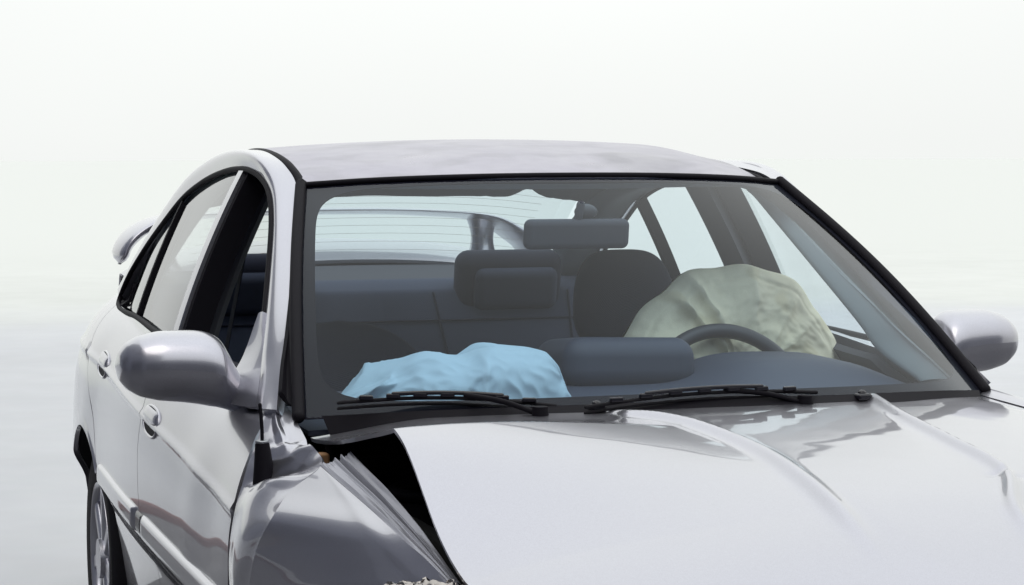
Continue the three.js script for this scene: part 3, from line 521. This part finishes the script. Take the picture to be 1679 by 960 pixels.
// ---------------------------------------------------------------- interior
{
  // headliner with a sagging rear edge
  const fL = tab([[-1.2, 1.335], [-1.0, 1.392], [-0.6, 1.43], [-0.2, 1.43], [0.05, 1.405], [0.2, 1.378]]);
  obj('headliner', sheet((u, v) => { const k = u * 2 - 1, z = lerp(lerp(0.21, 0.03, k * k), -1.19 + 0.04 * k * k, v), x = k * 0.58; let y = fL(z) - 0.025 * k * k - 0.02 * k ** 6; const e = sst(0.93, 1, v); y += e * (0.005 * nz(x * 5, 3) + 0.030 * Math.exp(-(((x - 0.36) / 0.035) ** 2)) + 0.004 * nz(x * 40, 8) * sst(0.15, 0.3, x)); return V(x, y, z); }, 120, 50, { t: 0.012 }), M.liner, car, 'grey headliner sagging at its torn rear edge');
  both((s) => { const v = obj('sun_visor', rbox(0.40, 0.13, 0.018, 0.008, 0, 0, 0), M.trim, car); v.position.set(s * -0.29, 1.376, 0.0); v.rotation.x = 1.5; });
  // rear view mirror
  const r = obj('rearview_mirror', rbox(0.245, 0.064, 0.03, 0.028, 0, 0, 0, 0, 0, 0, 8), M.trimDark, car); r.position.set(-0.032, 1.272, 0.36); r.rotation.set(0.1, 0.12, -0.02);
  obj('mirror_stem', tube([[0.0, 0.02, -0.005], [0.004, 0.045, 0.0], [0.006, 0.062, 0.0]], 0.009, 20, 10), M.trimDark, r);
  const mb = obj('mirror_mount', new THREE.SphereGeometry(1, 24, 16).scale(0.026, 0.017, 0.012), M.wheelRim, car); mb.position.set(-0.006, 1.318, 0.345);
  obj('mirror_glass', rbox(0.225, 0.05, 0.004, 0.002, 0, 0, -0.0145), M.mirror, r);
  // dash
  const dashY = (x, z) => { let y = 0.945 - 0.02 * (x / 0.7) ** 4 + 0.01 * (1 - z); const b = Math.exp(-((Math.abs(x - 0.44) / 0.215) ** 4)) * sst(0.75, 0.42, z); y += 0.052 * b; return y; };
  obj('dashboard', sheet((u, v) => { const x = lerp(-0.70, 0.70, u), zf = 0.96 - 0.42 * x * x; if (v < 0.7) { const z = lerp(zf, 0.27, v / 0.7); return V(x, dashY(x, z), z); } const q = (v - 0.7) / 0.3, y0 = dashY(x, 0.27); return V(x, y0 - 0.35 * Math.pow(q, 1.6), 0.27 - 0.05 * Math.sin(q * Math.PI * 0.5)); }, 90, 60, { t: 0.01 }), M.dash, car);
  obj('dashboard_pod', [rbox(0.30, 0.115, 0.26, 0.045, 0.085, 0.983, 0.27, -0.10, 0.0, -0.03, 8)], M.dash, car, 'dark grey pod on top of the dashboard centre');
  // floor and firewall
  obj('floor', [rbox(1.5, 0.04, 3.2, 0.01, 0, 0.24, -0.6), rbox(1.36, 0.5, 0.03, 0.01, 0, 0.5, 0.78)], M.trimDark, car);
  // front seats
  const seatShape = (cx, top, w, z0, lean) => (u, v) => { const a = u * Math.PI * 2, t = v, cz = Math.cos(a), sx = Math.sin(a); const cap = Math.pow(Math.max(0, 1 - Math.pow(t, 7)), 0.5), ww = w * (0.9 + 0.1 * Math.sin(t * 2.5)) * lerp(1, 0.9, t * t) * cap, dd = 0.065 * cap; return V(cx + Math.sign(sx) * Math.pow(Math.abs(sx), 0.6) * ww, lerp(0.45, top, t), z0 - lean * t + Math.sign(cz) * Math.pow(Math.abs(cz), 0.8) * dd); };
  const seat = (cx, top, lean, z0, head, mat, label) => {
    const g = new THREE.Group(); g.name = 'front_seat'; car.add(g); if (label) g.userData.label = label;
    obj('backrest', sheet(seatShape(cx, top, 0.255, z0, lean), 48, 50), mat, g);
    obj('seat_cushion', rbox(0.5, 0.15, 0.52, 0.05, cx, 0.42, z0 + 0.28, 0.12), mat, g);
    if (head) { obj('headrest', sheet((u, v) => { const a = u * Math.PI * 2, b = (v - 0.5) * Math.PI, cb = Math.pow(Math.max(0, Math.cos(b)), 0.55), sb = Math.sign(b) * Math.pow(Math.abs(Math.sin(b)), 0.8), cx2 = Math.cos(a), sz = Math.sin(a); return V(cx - 0.035 + Math.sign(cx2) * Math.pow(Math.abs(cx2), 0.7) * 0.132 * cb * (1 - 0.10 * sb), top + 0.05 + 0.125 * sb, z0 - lean + Math.sign(sz) * Math.pow(Math.abs(sz), 0.8) * 0.055 * cb - 0.02 * sb); }, 56, 40), mat, g); for (const d of [-0.09, 0.02]) obj('headrest_post', tube([[cx + d, top - 0.05, z0 - lean], [cx + d, top + 0.06, z0 - lean]], 0.006, 8, 8), M.steel, g); }
  };
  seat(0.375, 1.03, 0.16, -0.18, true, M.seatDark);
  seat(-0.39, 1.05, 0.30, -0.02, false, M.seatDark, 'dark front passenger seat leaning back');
  // rear seat
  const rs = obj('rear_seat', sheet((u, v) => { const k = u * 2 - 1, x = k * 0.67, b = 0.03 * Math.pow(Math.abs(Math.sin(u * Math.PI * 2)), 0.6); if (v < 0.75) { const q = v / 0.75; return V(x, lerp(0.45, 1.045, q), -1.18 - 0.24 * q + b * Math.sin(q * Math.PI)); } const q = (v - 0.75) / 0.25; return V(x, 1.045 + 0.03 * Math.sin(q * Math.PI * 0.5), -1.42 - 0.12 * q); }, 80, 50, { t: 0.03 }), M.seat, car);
  obj('seat_cushion', rbox(1.3, 0.16, 0.5, 0.05, 0, 0.42, -0.98, 0.1), M.seat, rs);
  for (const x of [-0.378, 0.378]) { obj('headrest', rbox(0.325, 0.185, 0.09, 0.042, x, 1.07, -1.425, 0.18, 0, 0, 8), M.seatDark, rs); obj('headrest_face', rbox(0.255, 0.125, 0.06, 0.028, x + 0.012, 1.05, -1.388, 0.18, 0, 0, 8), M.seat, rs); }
  const sq = (u, q) => V((u * 2 - 1) * 0.67, lerp(0.45, 1.045, q), -1.18 - 0.24 * q + 0.03 * Math.pow(Math.abs(Math.sin(u * Math.PI * 2)), 0.6) * Math.sin(q * Math.PI) + 0.004);
  for (const [a, b] of [[0.33, 0.30], [0.64, 0.61], [0.90, 0.92]]) { const pts = []; for (let i = 0; i <= 10; i++) pts.push(sq(lerp(a, b, i / 10), 0.35 + 0.64 * i / 10)); obj('piping', tube(pts, 0.004, 30, 6), M.seatDark, rs); }
  { const pts = []; for (let i = 0; i <= 20; i++) pts.push(sq(lerp(0.05, 0.95, i / 20), 0.86)); obj('piping', tube(pts, 0.003, 50, 6), M.seatDark, rs); }
  obj('parcel_shelf', sheet((u, v) => V(lerp(-0.64, 0.64, u), lerp(1.062, 1.105, v) - 0.012 * (2 * u - 1) ** 2, lerp(-1.5, -1.79, v)), 20, 8, { t: 0.015 }), M.trimDark, car);
  // steering wheel with the burst airbag
  const sw = new THREE.Group(); sw.name = 'steering_wheel'; car.add(sw); sw.position.set(0.37, 0.875, 0.25); sw.rotation.x = -0.42;
  obj('wheel_rim', new THREE.TorusGeometry(0.183, 0.0165, 20, 80), M.wheelRim, sw);
  obj('wheel_hub', new THREE.CylinderGeometry(0.055, 0.07, 0.07, 32).rotateX(Math.PI / 2).translate(0, 0, 0.03), M.wheelRim, sw);
  for (const a of [0.35, Math.PI - 0.35, -1.2, Math.PI + 1.2]) obj('wheel_spoke', rbox(0.13, 0.035, 0.018, 0.008, 0.115, 0, 0.012).applyMatrix4(new THREE.Matrix4().makeRotationZ(a)), M.wheelRim, sw);
  // driver airbag: a slack round cushion with folds running out from its middle
  const lobes = Array.from({ length: 15 }, (_, i) => ({ a: (i + 0.8 * rnd()) / 15 * Math.PI * 2, w: 0.06 + 0.10 * rnd(), h: 0.5 + 0.8 * rnd(), r: 0.35 + 0.4 * rnd() }));
  const bag = (front) => (u, v) => {
    const a = u * Math.PI * 2, r = v, c = Math.cos(a), s = Math.sin(a);
    let rad = 0.285 * (1 + 0.018 * Math.sin(a * 7 + 1) + 0.014 * Math.sin(a * 13 + 2) - 0.02 * Math.sin(a * 4));
    rad *= 1 - 0.1 * Math.max(0, -s);
    let th = (front ? 0.075 : -0.13) * Math.pow(Math.max(0, 1 - Math.pow(r, 2.4)), 0.6);
    let f = 0;
    for (const l of lobes) { let d = Math.abs(a - l.a); d = Math.min(d, Math.PI * 2 - d); f += l.h * Math.exp(-Math.abs(d + 0.05 * nz(r * 5, l.a * 3)) / (l.w * 0.8)) * sst(0.15, l.r + 0.15, r); }
    f = 0.046 * f * (1 - 0.4 * r) - 0.007 * Math.exp(-(((r - 0.87) / 0.014) ** 2)) + 0.008 * nz(c * r * 3.6, s * r * 3.6, front ? 2 : 5) + 0.004 * (1 - 4 * Math.abs(nz(c * r * 5, s * r * 5, 4))) + 0.002 * (1 - 3 * Math.abs(nz(c * r * 14, s * r * 14, 1))) + 0.004 * sst(0.7, 0.95, r) * Math.abs(((a * 9.5 + 0.6 * nz(a * 4, 2)) % 1) - 0.5);
    th += (front ? 1 : -1) * f * (1 - 0.7 * r ** 6);
    return V(c * r * rad * 1.02, s * r * rad, th);
  };
  const da = obj('driver_airbag', [sheet(bag(true), 220, 60), sheet(bag(false), 120, 40, { flip: true })], null, car, 'slack cream driver airbag with radial folds behind the steering wheel');
  const bt = noiseTex(512, (u, v) => { const a = nz(u * 7, v * 7, 9), st = sst(0.25, 0.5, nz(u * 5 + 3, v * 5, 2)) * 0.35 + sst(0.2, 0.5, nz(u * 11 + 3, v * 9, 7)) * 0.2, w = 0.04 * (rnd() - 0.5); return [0.88 - 0.20 * st + 0.03 * a + w, 0.875 - 0.24 * st + 0.03 * a + w, 0.81 - 0.32 * st + 0.02 * a + w]; }, true);
  M.bagDriver.map = bt; M.bagDriver.color = lin(1, 0.95, 0.87); da.material = M.bagDriver;
  { const uv = da.geometry.attributes.uv, p = da.geometry.attributes.position; for (let i = 0; i < uv.count; i++) uv.setXY(i, p.getX(i) * 1.6 + 0.5, p.getY(i) * 1.6 + 0.5); }
  da.position.set(0.452, 0.905, 0.09); da.rotation.set(-0.22, 0.02, 0.03);
  // passenger airbag: a fallen cushion on the dash
  const top = sp([[-0.60, 0.955, 0], [-0.53, 0.995, 0], [-0.47, 1.022, 0], [-0.41, 1.044, 0], [-0.345, 1.036, 0], [-0.29, 1.056, 0], [-0.22, 1.05, 0], [-0.165, 1.04, 0], [-0.135, 1.00, 0], [-0.125, 0.95, 0]]);
  const pf = Array.from({ length: 16 }, () => { const an = rnd() * Math.PI; return [0.05 + 0.9 * rnd(), 0.15 + 0.7 * rnd(), Math.cos(an), Math.sin(an), (rnd() < 0.45 ? -1 : 1) * (0.014 + 0.020 * rnd()), 0.025 + 0.05 * rnd(), 0.12 + 0.2 * rnd()]; });
  const pb = (u, v) => {
    const p = top(u), a = v * Math.PI, c = Math.cos(a), s = Math.sin(a), e = Math.pow(Math.sin(Math.min(1, Math.max(0, u)) * Math.PI), 0.4), h = p.y - 0.935;
    let y = 0.935 + h * Math.pow(s, 0.7), z = 0.53 + c * (0.11 * e + 0.3 * h) ;
    let f = 0.016 * nz(u * 4, v * 2.5 + 2, 2) + 0.003 * (1 - 4 * Math.abs(nz(u * 13, v * 9, 5)));
    for (const k of pf) { const du = (u - k[0]) * 1.6, dv = v - k[1], d = Math.abs(du * k[3] - dv * k[2]) , l = du * k[2] + dv * k[3]; f += k[4] * Math.exp(-d / k[5]) * Math.exp(-((l / k[6]) ** 2)); }
    f *= 0.3 + 0.7 * Math.min(1, Math.abs(v - 0.46) * 3.5);
    y += f * s * 0.6 * sst(0, 0.15, u) * sst(1, 0.85, u); z += f * 1.3 * c;
    return V(p.x + 0.012 * nz(u * 8, v * 6, 11), y, z);
  };
  const pa = obj('passenger_airbag', sheet(pb, 140, 70, { flip: true }), M.bagPass, car, 'fallen light blue passenger airbag on the dashboard');
  for (const [x, y, z] of [[-0.175, 1.012, 0.585], [-0.162, 0.985, 0.60]]) obj('airbag_vent', new THREE.TorusGeometry(0.011, 0.003, 8, 24).rotateY(0.5).translate(x, y, z), M.bagPass, pa);
  obj('seat_belt', sheet((u, v) => V(lerp(-0.66, -0.60, v) , lerp(0.95, 1.25, v), -0.36).add(V(0, 0, (u - 0.5) * 0.045)), 4, 12, { t: 0.002 }), M.seatDark, car);
}
// ---------------------------------------------------------------- wheels
{
  const ty = new THREE.LatheGeometry([[0.205, -0.1], [0.23, -0.105], [0.29, -0.108], [0.312, -0.09], [0.318, -0.05], [0.319, 0], [0.318, 0.05], [0.312, 0.09], [0.29, 0.108], [0.23, 0.105], [0.205, 0.1]].map(([a, b]) => new THREE.Vector2(a, b)), 72).rotateZ(Math.PI / 2);
  const barrel = new THREE.LatheGeometry([[0.207, 0.1], [0.212, 0.107], [0.205, 0.104], [0.195, 0.09], [0.185, 0.02], [0.18, -0.1]].map(([a, b]) => new THREE.Vector2(a, b)), 72).rotateZ(Math.PI / 2);
  const sp5 = []; for (let i = 0; i < 7; i++) sp5.push(rbox(0.03, 0.17, 0.045, 0.012, -0.085, 0.115, 0, 0, 0, 0, 4).applyMatrix4(new THREE.Matrix4().makeRotationX(i / 7 * Math.PI * 2)));
  const rimG = merge([barrel, new THREE.CylinderGeometry(0.055, 0.06, 0.05, 32).rotateZ(Math.PI / 2).translate(-0.085, 0, 0), ...sp5]);
  const disc = new THREE.CylinderGeometry(0.13, 0.13, 0.02, 48).rotateZ(Math.PI / 2).translate(-0.01, 0, 0);
  for (const [x, z] of [[-0.725, -1.385], [0.725, -1.385], [-0.73, 1.375], [0.73, 1.375]]) {
    const w = new THREE.Group(); w.name = 'wheel'; car.add(w); w.position.set(x, 0.319, z); if (x > 0) w.rotation.y = Math.PI;
    obj('tyre', ty, M.rubber, w); obj('rim', rimG, M.alloy, w); obj('brake_disc', disc, M.steel, w);
  }
}
scene.updateMatrixWorld(true);
renderer.render(scene, camera);
